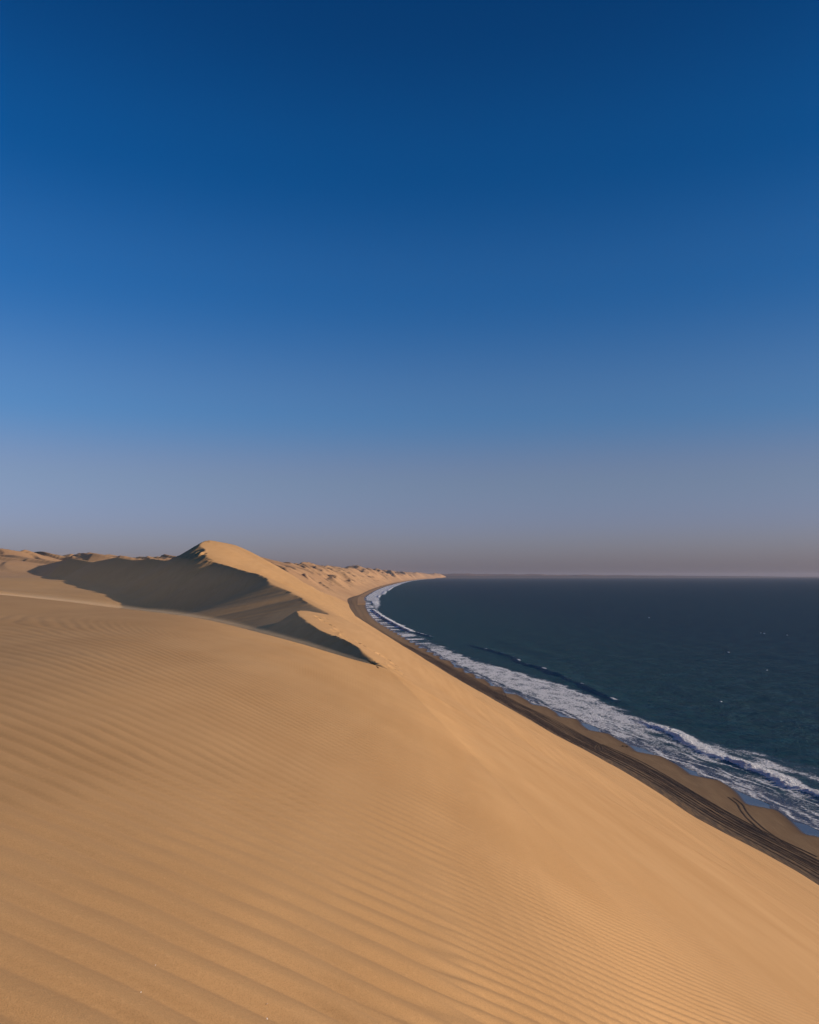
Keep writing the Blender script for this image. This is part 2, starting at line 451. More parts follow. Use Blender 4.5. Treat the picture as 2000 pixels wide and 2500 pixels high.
# ------------------------------------------------------------------ the dunes beyond
rows = [46.6]
while rows[-1] < 24000:
    r = rows[-1]
    rows.append(r * (1 + (0.0032 if r < 100 else 0.0042 if r < 450 else 0.0052 if r < 4500 else 0.010)))
rad = np.array(rows)
th = np.radians(np.concatenate([np.linspace(-44, -32, 40), np.linspace(-31.9, 31.9, 700), np.linspace(32.2, 44, 30)]))
R, T = np.meshgrid(rad, th, indexing='ij')
X = R * np.sin(T); Y = R * np.cos(T)
Z = height(X, Y) + dents(X, Y)
NF = grid_normals(X, Y, Z); Z = Z - 0.025 * np.clip((51.5 - R) / 4.0, 0, 1)
beach_z = 0.055 * np.maximum(shore_x(Y) - X, -30) - H
quads = grid_quads(len(rad), len(th))
nrm = NF
co = np.stack([X, Y, Z + H], 2).reshape(-1, 3)
land = ((Z > beach_z - 0.6) & (X < shore_x(Y) - 4)).ravel()
qk = quads[land[quads].any(1)]
qx = co[qk, 0].mean(1); qy = co[qk, 1].mean(1); qu, qv = uv(qx, qy)
small = (qv < 126) & (qu > -40)
great = ~small & (qv < 1900) & (qu > -175 + 0.02 * qv) & (qv < 640) | ~small & (qv >= 640) & (qv < 2050) & (qu > crest_u0(qv) - 6)
o = make_mesh("small_dune", co, qk[small], m_dune, nrm)
tag(o, "small sharp-crested dune with a dark slip face and footprints along its crest", 'structure')
o = make_mesh("great_dune", co, qk[great], m_dune, nrm)
tag(o, "tallest dune, sunlit towards the sea with a broad shaded slip face", 'structure')
o = make_mesh("dune_field", co, qk[~small & ~great], m_field, nrm)
tag(o, "rolling field of smaller dunes receding to the skyline", 'structure')

# ------------------------------------------------------------------ beach
def cusp(y):
    L = 38 + 0 * y
    ph = y / 38.0 + 0.5 * noise(y / 90, 0.3, 61)
    f = ph - np.floor(ph)
    s = np.where(f < 0.82, f / 0.82, (1 - f) / 0.18)
    return s                                   # 0 in the bay, 1 on the horn
def wet_edge(y):                                # how far inland the last wave wetted the sand (n, seaward positive)
    a = 1 - 0.4 * sstep(700, 1400, y)
    return -3.2 + a * (6.0 * (cusp(y) - 0.3) + 1.6 * noise(y / 23, 5.5, 62))
def ygrid(y0, y1, k, lo):
    r = [y0]
    while r[-1] < y1: r.append(r[-1] + max(lo, k * r[-1]))
    return np.array(r)

yb = ygrid(60, 9000, 0.006, 0.8)
nb = np.concatenate([np.linspace(-58, -20, 24), np.linspace(-19, 12, 63)])
Yb, Nb = np.meshgrid(yb, nb, indexing='ij')
bw = beach_w(Yb)
stretch = np.where(Nb < 0, 1.0, 1.0)
Xb = shore_x(Yb) + Nb
def beach_height(y, n): 
    return np.where(n < 0, -0.055 * n, -0.05 * n) + 0.06 * noise(n / 4.0, y / 12.0, 63) * sstep(2, -6, n) + 0.1 * (cusp(y) - 0.5) * np.exp(-((n + 2) / 7) ** 2) + 0.05
def beach_height(y, n):
    return (-0.052 * n + 0.05 + 0.05 * noise(n / 5.0, y / 14.0, 63) * (1 - sstep(-8, 1, n))
            + 0.16 * (cusp(y) - 0.5) * np.exp(-((n + 2) / 6.0) ** 2))
Zb = beach_height(Yb, Nb)
we = wet_edge(Yb)
wet = sstep(-0.7, 0.7, Nb - we) 
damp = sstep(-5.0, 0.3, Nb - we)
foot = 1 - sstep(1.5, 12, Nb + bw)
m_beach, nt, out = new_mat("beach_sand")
b = nd(nt, "ShaderNodeBsdfPrincipled")
v = coords(nt); n1 = noise_n(nt, 0.35, 5, 0.65, coords(nt, (1, 0.25, 1), (0, 0, A)))
n2 = noise_n(nt, 1.6, 4, 0.6, coords(nt, (1, 0.12, 1), (0, 0, A)))
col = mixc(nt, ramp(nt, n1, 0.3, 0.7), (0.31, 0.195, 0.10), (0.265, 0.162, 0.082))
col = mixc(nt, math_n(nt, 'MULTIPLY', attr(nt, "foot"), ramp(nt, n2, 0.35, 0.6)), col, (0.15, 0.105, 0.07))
col = mixc(nt, attr(nt, "damp"), col, (0.20, 0.12, 0.062))
col = mixc(nt, attr(nt, "wet"), col, (0.10, 0.078, 0.062))
nt.links.new(col, b.inputs['Base Color'])
rgh = math_n(nt, 'SUBTRACT', 0.92, math_n(nt, 'MULTIPLY', attr(nt, "wet"), 0.80))
nt.links.new(rgh, b.inputs['Roughness'])
nt.links.new(math_n(nt, 'ADD', 0.15, math_n(nt, 'MULTIPLY', attr(nt, "wet"), 0.85)), b.inputs['Specular IOR Level'])
dry = math_n(nt, 'SUBTRACT', 1.0, attr(nt, "wet"))
nt.links.new(bump(nt, math_n(nt, 'MULTIPLY', n2, dry), 0.5, 0.15), b.inputs['Normal'])
nt.links.new(b.outputs[0], out.inputs['Surface'])
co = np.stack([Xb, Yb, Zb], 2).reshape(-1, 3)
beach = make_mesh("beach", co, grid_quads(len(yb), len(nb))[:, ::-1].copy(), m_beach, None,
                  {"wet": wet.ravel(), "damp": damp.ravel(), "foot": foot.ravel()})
tag(beach, "narrow brown beach between the dune foot and the surf", 'structure')

# ------------------------------------------------------------------ tyre tracks pressed into the beach
m_track, nt, out = new_mat("churned_sand")
b = nd(nt, "ShaderNodeBsdfPrincipled", i_Roughness=0.95)
b.inputs['Specular IOR Level'].default_value = 0.1
n1 = noise_n(nt, 1.2, 4, 0.6, coords(nt, (1, 0.3, 1)))
nt.links.new(mixc(nt, ramp(nt, n1, 0.3, 0.7), (0.15, 0.102, 0.068), (0.25, 0.16, 0.095)), b.inputs['Base Color'])
nt.links.new(b.outputs[0], out.inputs['Surface'])

def rut(path, width=0.42, z0=0.012):
    """one wheel rut: a pressed strip between two thrown-up berms"""
    path = np.asarray(path, float)
    t = np.gradient(path, axis=0); t /= np.linalg.norm(t, axis=1, keepdims=True)
    nn = np.stack([t[:, 1], -t[:, 0]], 1)
    prof = [(-0.5, -0.01), (-0.36, 0.045), (-0.2, 0.008), (0.2, 0.008), (0.36, 0.045), (0.5, -0.01)]
    k = np.arange(len(path))
    pts = []
    for o_, h_ in prof:
        wv = width * (1 + 0.18 * noise(k * 0.21, path[0, 1] * 0.37, 71))
        q = path + nn * (o_ * wv)[:, None]
        n_ = q[:, 0] - shore_x(q[:, 1])
        pts.append(np.column_stack([q, beach_height(q[:, 1], n_) + z0 + h_]))
    V = np.stack(pts, 1).reshape(-1, 3)
    o = make_mesh("tyre_track", V, grid_quads(len(path), len(prof)), m_track)
    o.parent = beach
    return o
def wander(y, off, seed):
    return shore_x(y) - beach_w(y) + np.maximum(off + 2.4 * noise(y / 170, seed * 1.3, 72) + 0.6 * noise(y / 45, seed * 2.1, 73), 1.4)
rs = random.Random(4); zi = 0
for k in range(9):
    off = 3.4 + 8.6 * rs.random() ** 1.25; seed = rs.random() * 50
    y0 = 70 if rs.random() < 0.7 else 70 + 250 * rs.random()
    y1 = 2300 if rs.random() < 0.5 else 400 + 1500 * rs.random()
    yy = ygrid(y0, y1, 0.006, 1.2); sp = 0.006 * yy
    spread = 1 + 0.9 * sstep(1100, 2000, yy)
    for side in (-0.8, 0.8):
        zi += 1
        rut(np.column_stack([wander(yy, off * spread, seed) + side, yy]), 0.32 + 0.16 * rs.random(), 0.006 + 0.0015 * zi)
def curve(pts, n=60):
    pts = np.array([survey_sea(px, py, 0.8) for px, py in pts]); s = np.r_[0, np.cumsum(np.linalg.norm(np.diff(pts, axis=0), axis=1))]
    fx, fy = pchip(s, pts[:, 0]), pchip(s, pts[:, 1]); q = np.linspace(0, s[-1], n)
    return np.column_stack([fx(q), fy(q)])
def pair(pts, n=60, gauge=1.55):
    global zi
    c = curve(pts, n); t = np.gradient(c, axis=0); t /= np.linalg.norm(t, axis=1, keepdims=True)
    nn = np.stack([t[:, 1], -t[:, 0]], 1)
    for s in (-1, 1):
        zi += 1; rut(c + nn * s * gauge / 2, 0.40, 0.010 + 0.002 * zi)
pair([(1785, 1944), (1803, 1957), (1818, 1980), (1838, 2004), (1868, 2030), (1905, 2055), (1960, 2085), (2040, 2125)])
pair([(1212, 1683), (1228, 1690), (1234, 1700), (1236, 1710), (1248, 1722), (1290, 1746), (1350, 1784), (1420, 1830)])
pair([(1207, 1692), (1222, 1698), (1229, 1706), (1240, 1719), (1280, 1744), (1340, 1782)])
pair([(1467, 1818), (1500, 1832), (1560, 1859), (1620, 1893), (1690, 1936), (1760, 1978), (1850, 2027), (1990, 2092)])
pair([(1457, 1835), (1456, 1828), (1461, 1822), (1467, 1825), (1467, 1832), (1470, 1838)], 40, 1.2)

# ------------------------------------------------------------------ water
def water_nodes(nt, foam_attr):
    """dark green-blue water with a chopped surface; foam where the attribute says the sea is broken"""
    v = coords(nt)
    near = noise_n(nt, 0.004, 3, 0.5, v)
    wcol = mixc(nt, ramp(nt, near, 0.35, 0.65), (0.005, 0.024, 0.034), (0.008, 0.032, 0.041))
    wcol = mixc(nt, attr(nt, "shallow"), wcol, (0.011, 0.050, 0.045))
    chopn = noise_n(nt, 1.0, 6, 0.78, coords(nt, (0.07, 0.06, 0.2), (0, 0, 0.1)))
    wcol = mixc(nt, math_n(nt, 'MULTIPLY', ramp(nt, chopn, 0.45, 0.60), 0.75), wcol, (0.022, 0.068, 0.078))  # wave shading painted into the water colour: lighter crests, darker troughs
    w1 = noise_n(nt, 1.0, 6, 0.72, coords(nt, (0.055, 0.075, 0.2), (0, 0, 0.25)))
    w2 = noise_n(nt, 1.0, 3, 0.6, coords(nt, (0.5, 1.1, 1), (0, 0, -0.2)))
    h = math_n(nt, 'ADD', w1, math_n(nt, 'MULTIPLY', w2, 0.12))
    nw = bump(nt, h, 1.0, 3.0 if foam_attr else 6.5)
    body = nd(nt, "ShaderNodeBsdfDiffuse"); gl = nd(nt, "ShaderNodeBsdfGlossy", i_Roughness=0.22)
    b = nt.nodes.new("ShaderNodeMixShader"); b.inputs[0].default_value = 0.17
    if foam_attr:
        th_ = attr(nt, "thin")
        wcol = mixc(nt, math_n(nt, 'MULTIPLY', attr(nt, "foam"), 0.75), wcol, (0.13, 0.17, 0.22))
        wcol = mixc(nt, th_, wcol, (0.105, 0.085, 0.072))
        nt.links.new(math_n(nt, 'ADD', 0.17, math_n(nt, 'MULTIPLY', th_, 0.22)), b.inputs[0])
    nt.links.new(wcol, body.inputs['Color']); nt.links.new(nw, body.inputs['Normal']); nt.links.new(nw, gl.inputs['Normal'])
    nt.links.new(body.outputs[0], b.inputs[1]); nt.links.new(gl.outputs[0], b.inputs[2])
    if not foam_attr: return b.outputs[0]
    f = nd(nt, "ShaderNodeBsdfPrincipled", i_Roughness=0.8)
    f.inputs['Specular IOR Level'].default_value = 0.2
    f1 = noise_n(nt, 1.0, 6, 0.68, coords(nt, (0.42, 0.20, 0.4), (0, 0, 0.1)))
    vo = nt.nodes.new("ShaderNodeTexVoronoi"); vo.feature = 'DISTANCE_TO_EDGE'
    dst = nt.nodes.new("ShaderNodeVectorMath"); dst.operation = 'ADD'
    nz = nt.nodes.new("ShaderNodeTexNoise"); nz.inputs['Scale'].default_value = 0.5; nz.inputs['Detail'].default_value = 3
    nt.links.new(v, nz.inputs['Vector'])
    sc = nt.nodes.new("ShaderNodeVectorMath"); sc.operation = 'SCALE'; sc.inputs['Scale'].default_value = 3.0
    nt.links.new(nz.outputs['Color'], sc.inputs[0]); nt.links.new(v, dst.inputs[0]); nt.links.new(sc.outputs[0], dst.inputs[1])
    nt.links.new(dst.outputs[0], vo.inputs['Vector']); vo.inputs['Scale'].default_value = 0.55
    lace = math_n(nt, 'SUBTRACT', 1.0, math_n(nt, 'MULTIPLY', vo.outputs['Distance'], 2.6), clamp=True)
    pat = math_n(nt, 'ADD', math_n(nt, 'MULTIPLY', f1, 0.75), math_n(nt, 'MULTIPLY', lace, 0.28))
    fa = attr(nt, "foam")
    thr = math_n(nt, 'SUBTRACT', 0.96, math_n(nt, 'MULTIPLY', fa, 0.86))
    mask = ramp(nt, pat, math_n(nt, 'SUBTRACT', thr, 0.10), math_n(nt, 'ADD', thr, 0.20))
    mask = math_n(nt, 'MULTIPLY', mask, ramp(nt, fa, 0.02, 0.12))
    fine = noise_n(nt, 1.0, 5, 0.65, coords(nt, (1.5, 0.8, 1)))
    nt.links.new(mixc(nt, ramp(nt, fine, 0.3, 0.7), (0.74, 0.74, 0.76), (0.93, 0.91, 0.89)), f.inputs['Base Color'])
    nt.links.new(bump(nt, math_n(nt, 'ADD', fine, f1), 1.0, 1.3), f.inputs['Normal'])
    mx = nt.nodes.new("ShaderNodeMixShader")
    nt.links.new(mask, mx.inputs[0]); nt.links.new(b.outputs[0], mx.inputs[1]); nt.links.new(f.outputs[0], mx.inputs[2])
    return mx.outputs[0]
m_sea, nt, out = new_mat("sea_water"); nt.links.new(water_nodes(nt, False), out.inputs['Surface'])
m_surf, nt, out = new_mat("surf_water"); nt.links.new(water_nodes(nt, True), out.inputs['Surface'])

def chop(x, y, fade=True):
    r = np.hypot(x, y); k = np.clip(500 / np.maximum(r, 1), 0.0, 1.0)
    z = 0.30 * noise(x / 24, y / 13, 81) + 0.20 * noise(x / 9, y / 6.0, 82) * k + 0.09 * noise(x / 3.5, y / 2.6, 83) * k * k
    n_ = x - shore_x(np.clip(y, 40, 30000))
    ph = n_ / 7.5 + 3.0 * noise(n_ / 150, y / 190, 84)
    sw = np.sin(ph); sw = np.where(sw > 0, sw ** 1.6, -np.abs(sw) ** 0.8 * 0.6)
    return z + 0.42 * sw * np.clip(0.45 + 1.1 * noise(n_ / 90, y / 120, 85), 0, 1) * (1 - 0.7 * sstep(250, 900, n_))

rows = [150.0]
while rows[-1] < 6.0e4: rows.append(rows[-1] * (1 + (0.0048 if rows[-1] < 1200 else 0.012 if rows[-1] < 6000 else 0.05)))
rad = np.array(rows); th = np.radians(np.concatenate([np.linspace(-9, 36, 470), np.linspace(38, 60, 12)]))
R, T = np.meshgrid(rad, th, indexing='ij'); X = R * np.sin(T); Y = R * np.cos(T)
nsea = X - shore_x(np.clip(Y, 40, 30000))
Z = chop(X, Y) * sstep(55, 75, nsea) * (1 - sstep(2500, 5000, R)) - 0.02
co = np.stack([X, Y, Z], 2).reshape(-1, 3); q = grid_quads(len(rad), len(th))
ok = (nsea.ravel()[q] > 62).all(1) | ((R.ravel()[q] > 9000).all(1) & (nsea.ravel()[q] > 20).all(1))
sea = make_mesh("sea", co, q[ok], m_sea, None, {"shallow": (1 - sstep(60, 420, nsea)).ravel()})
tag(sea, "dark blue-green ocean reaching to the horizon", 'structure')

# surf: a strip that follows the shore, from the swash edge to beyond the breakers
def line(pts):
    P = np.array([survey_sea(*p_) for p_ in pts]); P = P[np.argsort(P[:, 1])]
    return P[:, 1], P[:, 0] - shore_x(P[:, 1])
ry, rn = line([(1600, 1775), (1650, 1796), (1697, 1827), (1747, 1847), (1812, 1867), (1873, 1890), (1924, 1920), (2000, 1940)])
roll_n = pchip(np.r_[150, 240, ry], np.r_[20, 21, rn])
sy, sn = line([(1162, 1580), (1200, 1590), (1246, 1603), (1278, 1620), (1322, 1633), (1351, 1643), (1400, 1664), (1443, 1683), (1496, 1708)])
swell_n = pchip(sy, sn)
fy_, fn_ = line([(907, 1487), (927, 1503), (952, 1518), (978, 1532), (1004, 1544), (1022, 1548)])
far_n = pchip(fy_, fn_)
out_n = pchip([100, 240, 303, 323, 338, 363, 398, 434, 485, 520, 543, 583, 631, 686, 801, 900, 1100, 1500, 2000, 2900, 4400, 7000, 30000],
              [50, 50, 46, 45, 40, 37, 34, 35, 43, 43, 42, 39, 32, 24, 22, 18, 16, 14, 34, 50, 60, 60, 60])
in_n = pchip([100, 240, 300, 358, 403, 432, 475, 529, 600, 686, 850, 1000, 1400, 2200, 4000, 30000],
             [3, 3, 4, 3, 1, 4, 6, 4, 3.5, 3, 4, 4, 3, 3, 4, 5])
def swash_edge(y):                     # landward limit of the water sheet
    a = 1 - 0.5 * sstep(500, 1000, y)
    return -1.6 + a * (3.4 * noise(y / 17.0, 7.7, 91) + 3.4 * (cusp(y + 14) - 0.35) + 0.8 * noise(y / 5.0, 2.7, 92))
ys = ygrid(110, 26000, 0.0042, 0.55)
ts = np.concatenate([np.linspace(0, 0.12, 14)[:-1], np.linspace(0.12, 1, 150)])
Ys, Ts = np.meshgrid(ys, ts, indexing='ij')
E0 = np.maximum(swash_edge(Ys), wet_edge(Ys) + 0.15)
WID = 82 + 0 * Ys
Ns = E0 + Ts * (WID - E0)
Xs = shore_x(Ys) + Ns
rise = sstep(0, 6, Ns - E0)
zw = np.maximum(beach_height(Ys, Ns) + 0.035, 0.0) * (1 - rise) + rise * np.maximum(beach_height(Ys, Ns) + 0.06, 0.0)
foam = np.zeros_like(Ys)
inn, oun = in_n(Ys), out_n(Ys)
wv = 4.0 * noise(Ys / 22, Ns / 9, 101) + 2.0 * noise(Ys / 7, Ns / 4, 102)
band = sstep(-1.5, 1.5, Ns + 0.6 * wv - inn) * (1 - sstep(-5, 3.5, Ns + 1.2 * wv - oun))
foam = band * (0.62 + 0.22 * noise(Ys / 15, Ns / 6, 103) - (1 - sstep(330, 420, Ys)) * (0.24 + 0.28 * noise(Ys / 26, Ns / 5, 128)))
# spent sheet between swash edge and foam: thin lace with a bright rim
sheet = (1 - sstep(-1, 3, Ns - inn)) * (0.34 + 0.30 * noise(Ys / 20, Ns / 3.5, 104))
foam = np.maximum(foam, sheet)
foam = np.maximum(foam, 0.95 * np.exp(-((Ns - E0 - 0.25) / 0.35) ** 2) * np.clip(0.45 + 1.2 * noise(Ys / 11, 0.5, 105), 0, 1))
# swash fronts: scalloped sheets of spent foam sliding up the sand, each with a bright rim
sw_gate = 1 - sstep(420, 560, Ys)
for off_, amp_, sd_ in ((1.5, 3.0, 151), (5.5, 3.4, 153), (10.5, 3.6, 155), (15.0, 3.0, 157)):
    ek = off_ + amp_ * noise(Ys / 19.0, off_, sd_) + 2.0 * (cusp(Ys + 9 * off_) - 0.4) + 0.5 * noise(Ys / 4.0, off_, sd_ + 1)
    dk = Ns - np.maximum(ek, E0 + 0.3)
    brk = np.clip(0.75 + 0.7 * noise(Ys / 13.0, off_, sd_ + 2), 0.0, 1.0)
    foam = np.maximum(foam, sw_gate * brk * 0.98 * np.exp(-((dk - 0.5) / 0.65) ** 2))
    foam = np.maximum(foam, sw_gate * brk * 0.62 * (dk > 0) * np.exp(-np.maximum(dk, 0) / 3.5))
# main breaker
hasr = (1 - sstep(370, 430, Ys))
dr = Ns - roll_n(Ys) + 1.3 * noise(Ys / 14, 0.4, 106) + 0.9 * noise(Ys / 3.2, Ns / 5, 107) + 0.5 * noise(Ys / 1.5, Ns / 2, 127)
lump = 1 + 0.45 * noise(Ys / 3.0, Ns / 2.2, 108) + 0.35 * noise(Ys / 1.4, Ns / 1.2, 109)
prof_roll = np.where(dr < 0, np.exp(-(dr / 2.1) ** 2), np.exp(-(dr / 4.2) ** 2))
zr = 1.05 * hasr * prof_roll * np.clip(lump, 0.25, 2) * (0.72 + 0.45 * np.abs(noise(Ys / 2.3, Ns / 2.6, 129)) * 1.6) * np.clip(0.85 + 0.3 * noise(Ys / 25, 1, 110), 0.4, 1.2)
foam = np.where(hasr > 0, np.maximum(foam, hasr * (sstep(-4, -1, dr) * (1 - sstep(2.0, 12, dr + wv)) * (0.95 - 0.35 * sstep(3, 9, dr)))), foam)
# unbroken swell further along
hass = sstep(440, 480, Ys) * (1 - sstep(800, 880, Ys))
ds = Ns - swell_n(Ys) + 1.5 * noise(Ys / 35, 0.4, 111)
zs = 1.25 * hass * np.where(ds < 0, np.exp(-(ds / 2.6) ** 2), np.exp(-(ds / 7.5) ** 2)) * np.clip(0.8 + 0.4 * noise(Ys / 40, 2, 112), 0.3, 1.1)
foam = np.maximum(foam, hass * np.exp(-((ds - 0.3) / 1.2) ** 2) * np.clip(2.4 * noise(Ys / 15, 3.1, 113) - 0.25, 0, 1.0))
# far breaker and its broken tail
hasf = sstep(1000, 1060, Ys) * (1 - sstep(1650, 1760, Ys))
df = Ns - far_n(Ys) + 1.2 * noise(Ys / 30, 0.9, 114)
zf = 1.8 * hasf * np.where(df < 0, np.exp(-(df / 1.6) ** 2), np.exp(-(df / 5.0) ** 2)) * (1 + 0.3 * noise(Ys / 6, Ns / 2, 115))
foam = np.maximum(foam, hasf * sstep(-2.5, -0.5, df) * (1 - sstep(5, 11, df + wv)) )
tail = sstep(930, 960, Ys) * (1 - sstep(1000, 1040, Ys))
dt = Ns - np.interp(Ys, [930, 1030], [33, 22])
foam = np.maximum(foam, tail * np.exp(-(dt / 1.6) ** 2) * np.clip(0.5 + 1.2 * noise(Ys / 14, 1.4, 116), 0, 1))
zf = zf + 1.3 * tail * np.exp(-(dt / 3.0) ** 2)
for by, bn, sy_, sn_ in [(2150, 22, 110, 9), (3400, 55, 330, 8), (2800, 44, 160, 5), (4500, 62, 700, 7), (6000, 60, 900, 8)]:
    blob = np.exp(-((Ys - by) / sy_) ** 4 - ((Ns - bn) / sn_) ** 4)
    foam = np.maximum(foam, blob); zf = zf + 1.5 * blob * (1 + 0.3 * noise(Ys / 12, Ns / 3, 117))
# cross streaks in the shallow wash between 800 and 2200 m
stre = sstep(760, 900, Ys) * (1 - sstep(2100, 2500, Ys)) * (1 - sstep(8, 20, Ns - inn))
foam = np.where(stre > 0, np.maximum(foam * (1 - 0.6 * stre), stre * np.clip(0.42 + 0.9 * noise(Ys / (9 + 0.006 * Ys), Ns / 30, 118), 0, 0.85)), foam)
foam = foam * sstep(-0.02, 0.06, Ns - E0 + 0.1)
gate = 1 - sstep(60, 78, Ns)
Zs = zw + (zr + zs + zf + 0.12 * noise(Ys / 3, Ns / 1.6, 119) * np.clip(foam, 0, 1) * rise) * rise + chop(Xs, Ys) * sstep(26, 55, Ns)
Zs = Zs - 0.6 * sstep(74, 82, Ns)
co = np.stack([Xs, Ys, Zs], 2).reshape(-1, 3)
surf = make_mesh("surf", co, grid_quads(len(ys), len(ts))[:, ::-1].copy(), m_surf, None, {"foam": np.clip(foam, 0, 1).ravel(), "shallow": np.ones(foam.size), "thin": (1 - sstep(1.0, 9.0 + 7 * (1 - sstep(360, 420, Ys)), Ns - E0)).ravel()})
tag(surf, "white foaming surf and breaking waves rolling onto the beach", 'structure')

# ------------------------------------------------------------------ far coast across the bay
xx = np.linspace(-3000, 22000, 500); yy = np.linspace(0, 1, 40)
XX, TT = np.meshgrid(xx, yy, indexing='ij')
y_front = 21000 + 0.75 * np.maximum(XX - 300, 0) ** 0.97
YY = y_front + TT * 9000
fade = np.clip(1 - (XX - 1000) / 19000, 0.12, 1)
ZZ = 2 + 12 * sstep(0.0, 0.1, TT) + fade * sstep(0.15, 0.6, TT) * (120 + 35 * noise(XX / 900, TT * 4, 121) + 25 * noise(XX / 260, TT * 9, 122))
ZZ = np.where(TT < 0.001, -1.0, ZZ)
m_coast, nt, out = new_mat("far_coast_ground")
b = nd(nt, "ShaderNodeBsdfPrincipled", i_Roughness=0.95)
geo = nt.nodes.new("ShaderNodeTexCoord"); sep = nt.nodes.new("ShaderNodeSeparateXYZ"); nt.links.new(geo.outputs['Object'], sep.inputs[0])
n1 = noise_n(nt, 0.002, 4, 0.6, geo.outputs['Object'])
dcol = mixc(nt, ramp(nt, n1, 0.35, 0.65), (0.24, 0.14, 0.10), (0.10, 0.065, 0.055))
nt.links.new(mixc(nt, ramp(nt, sep.outputs['Z'], 55, 85), (0.06, 0.055, 0.055), dcol), b.inputs['Base Color'])
nt.links.new(b.outputs[0], out.inputs['Surface'])
o = make_mesh("far_coast", np.stack([XX, YY, ZZ], 2).reshape(-1, 3), grid_quads(len(xx), len(yy))[:, ::-1].copy(), m_coast)
tag(o, "low reddish coast across the bay fading into haze on the horizon", 'structure')

# ------------------------------------------------------------------ sea haze
m_haze, nt, out = new_mat("haze_air")
vol = nt.nodes.new("ShaderNodeVolumePrincipled")
vol.inputs['Color'].default_value = (0.55, 0.53, 0.62, 1); vol.inputs['Density'].default_value = 1.5e-5
vol.inputs['Anisotropy'].default_value = 0.1
nt.links.new(vol.outputs[0], out.inputs['Volume'])
hx0, hx1, hy0, hy1, hz0, hz1 = -66000, 66000, -9000, 66000, -4, 260
hv = np.array([[x, y, z] for z in (hz0, hz1) for y in (hy0, hy1) for x in (hx0, hx1)], float)
hf = np.array([[0, 2, 3, 1], [4, 5, 7, 6], [0, 1, 5, 4], [2, 6, 7, 3], [0, 4, 6, 2], [1, 3, 7, 5]])
hz = make_mesh("haze", hv, hf, m_haze)
hz.data.polygons.foreach_set("use_smooth", np.zeros(6, bool))
tag(hz, "thin dusty sea haze hanging over the coast", 'stuff')

# ------------------------------------------------------------------ sand carried by the wind off the crests
def sand_air(name, density, col):
    m, nt, out = new_mat(name)
    vol = nt.nodes.new("ShaderNodeVolumePrincipled")
    vol.inputs['Color'].default_value = (*col, 1); vol.inputs['Density'].default_value = density; vol.inputs['Anisotropy'].default_value = 0.0
    nt.links.new(vol.outputs[0], out.inputs['Volume']); return m
def blob(name, centre, rad_, rotz, mat, seg=28, ring=14):
    ph = np.linspace(0, np.pi, ring + 1)[1:-1]; th_ = np.linspace(0, 2 * np.pi, seg, endpoint=False)
    P = [[0, 0, 1.0]] + [[np.sin(a_) * np.cos(b_), np.sin(a_) * np.sin(b_), np.cos(a_)] for a_ in ph for b_ in th_] + [[0, 0, -1.0]]
    P = np.array(P) * rad_; c_, s_ = math.cos(rotz), math.sin(rotz)
    P = np.column_stack([P[:, 0] * c_ - P[:, 1] * s_, P[:, 0] * s_ + P[:, 1] * c_, P[:, 2]]) + centre
    me = bpy.data.meshes.new(name); F = []
    n_ = len(ph)
    for k in range(seg): F.append((0, 1 + k, 1 + (k + 1) % seg))
    for i_ in range(n_ - 1):
        for k in range(seg):
            a_ = 1 + i_ * seg; F.append((a_ + k, a_ + seg + k, a_ + seg + (k + 1) % seg, a_ + (k + 1) % seg))
    last = len(P) - 1
    for k in range(seg): F.append((last, last - seg + (k + 1) % seg, last - seg + k))
    me.from_pydata(P.tolist(), [], F); me.materials.append(mat)
    o = bpy.data.objects.new(name, me); scn.collection.objects.link(o); return o
m_air = sand_air("airborne_sand", 5.2e-4, (0.95, 0.68, 0.42))
o = blob("blowing_sand", (-84, 225, H - 7), (48, 150, 13), 0.30, m_air)
tag(blob("blowing_sand", (-7, 66, H - 7), (7, 34, 5), 0.10, sand_air("airborne_sand_near", 2.2e-3, (0.95, 0.72, 0.48))),
    "small warm puff of blown sand in front of the dark slip face of the small dune", 'stuff')
tag(o, "faint veil of blown sand drifting through the hollow behind the foreground dune", 'stuff')
def streamer(dens, hscale, wide, label):
    us = np.linspace(-26, 3.0, 110); sec = 10; pts = []
    for k, u_ in enumerate(us):
        vb = float(brink_v(u_)); zb = float(_brz(u_))
        k_ = math.sin(math.pi * k / (len(us) - 1)) ** 0.5
        wave_ = 1 + 0.7 * float(noise(u_ / 2.1, 3.0, 131)) + 0.35 * float(noise(u_ / 0.8, 5.0, 132))
        for q_ in range(sec):
            t_ = 2 * math.pi * q_ / sec
            v_ = vb + 1.5 + wide * math.cos(t_); hgt = hscale * (0.25 + k_ * wave_) * math.sin(t_)
            pts.append([u_ * CA - v_ * SA, u_ * SA + v_ * CA, H + zb - 0.03 - 0.05 * (v_ - vb) + hgt])
    F = [[a_ * sec + q_, a_ * sec + (q_ + 1) % sec, (a_ + 1) * sec + (q_ + 1) % sec, (a_ + 1) * sec + q_] for a_ in range(len(us) - 1) for q_ in range(sec)]
    F += [list(range(sec)), list(range((len(us) - 1) * sec, len(us) * sec))[::-1]]
    me = bpy.data.meshes.new("streaming_sand"); me.from_pydata(pts, [], F); me.materials.append(sand_air("streaming_sand", dens, (0.95, 0.74, 0.5)))
    o = bpy.data.objects.new("streaming_sand", me); scn.collection.objects.link(o); tag(o, label, 'stuff')
streamer(0.07, 0.035, 2.0, "low dense layer of sand skimming off the lip of the foreground dune")
streamer(0.035, 0.075, 2.6, "middle layer of sand blowing off the lip of the foreground dune")
streamer(0.018, 0.14, 3.2, "faint upper layer of sand blowing off the lip of the foreground dune")

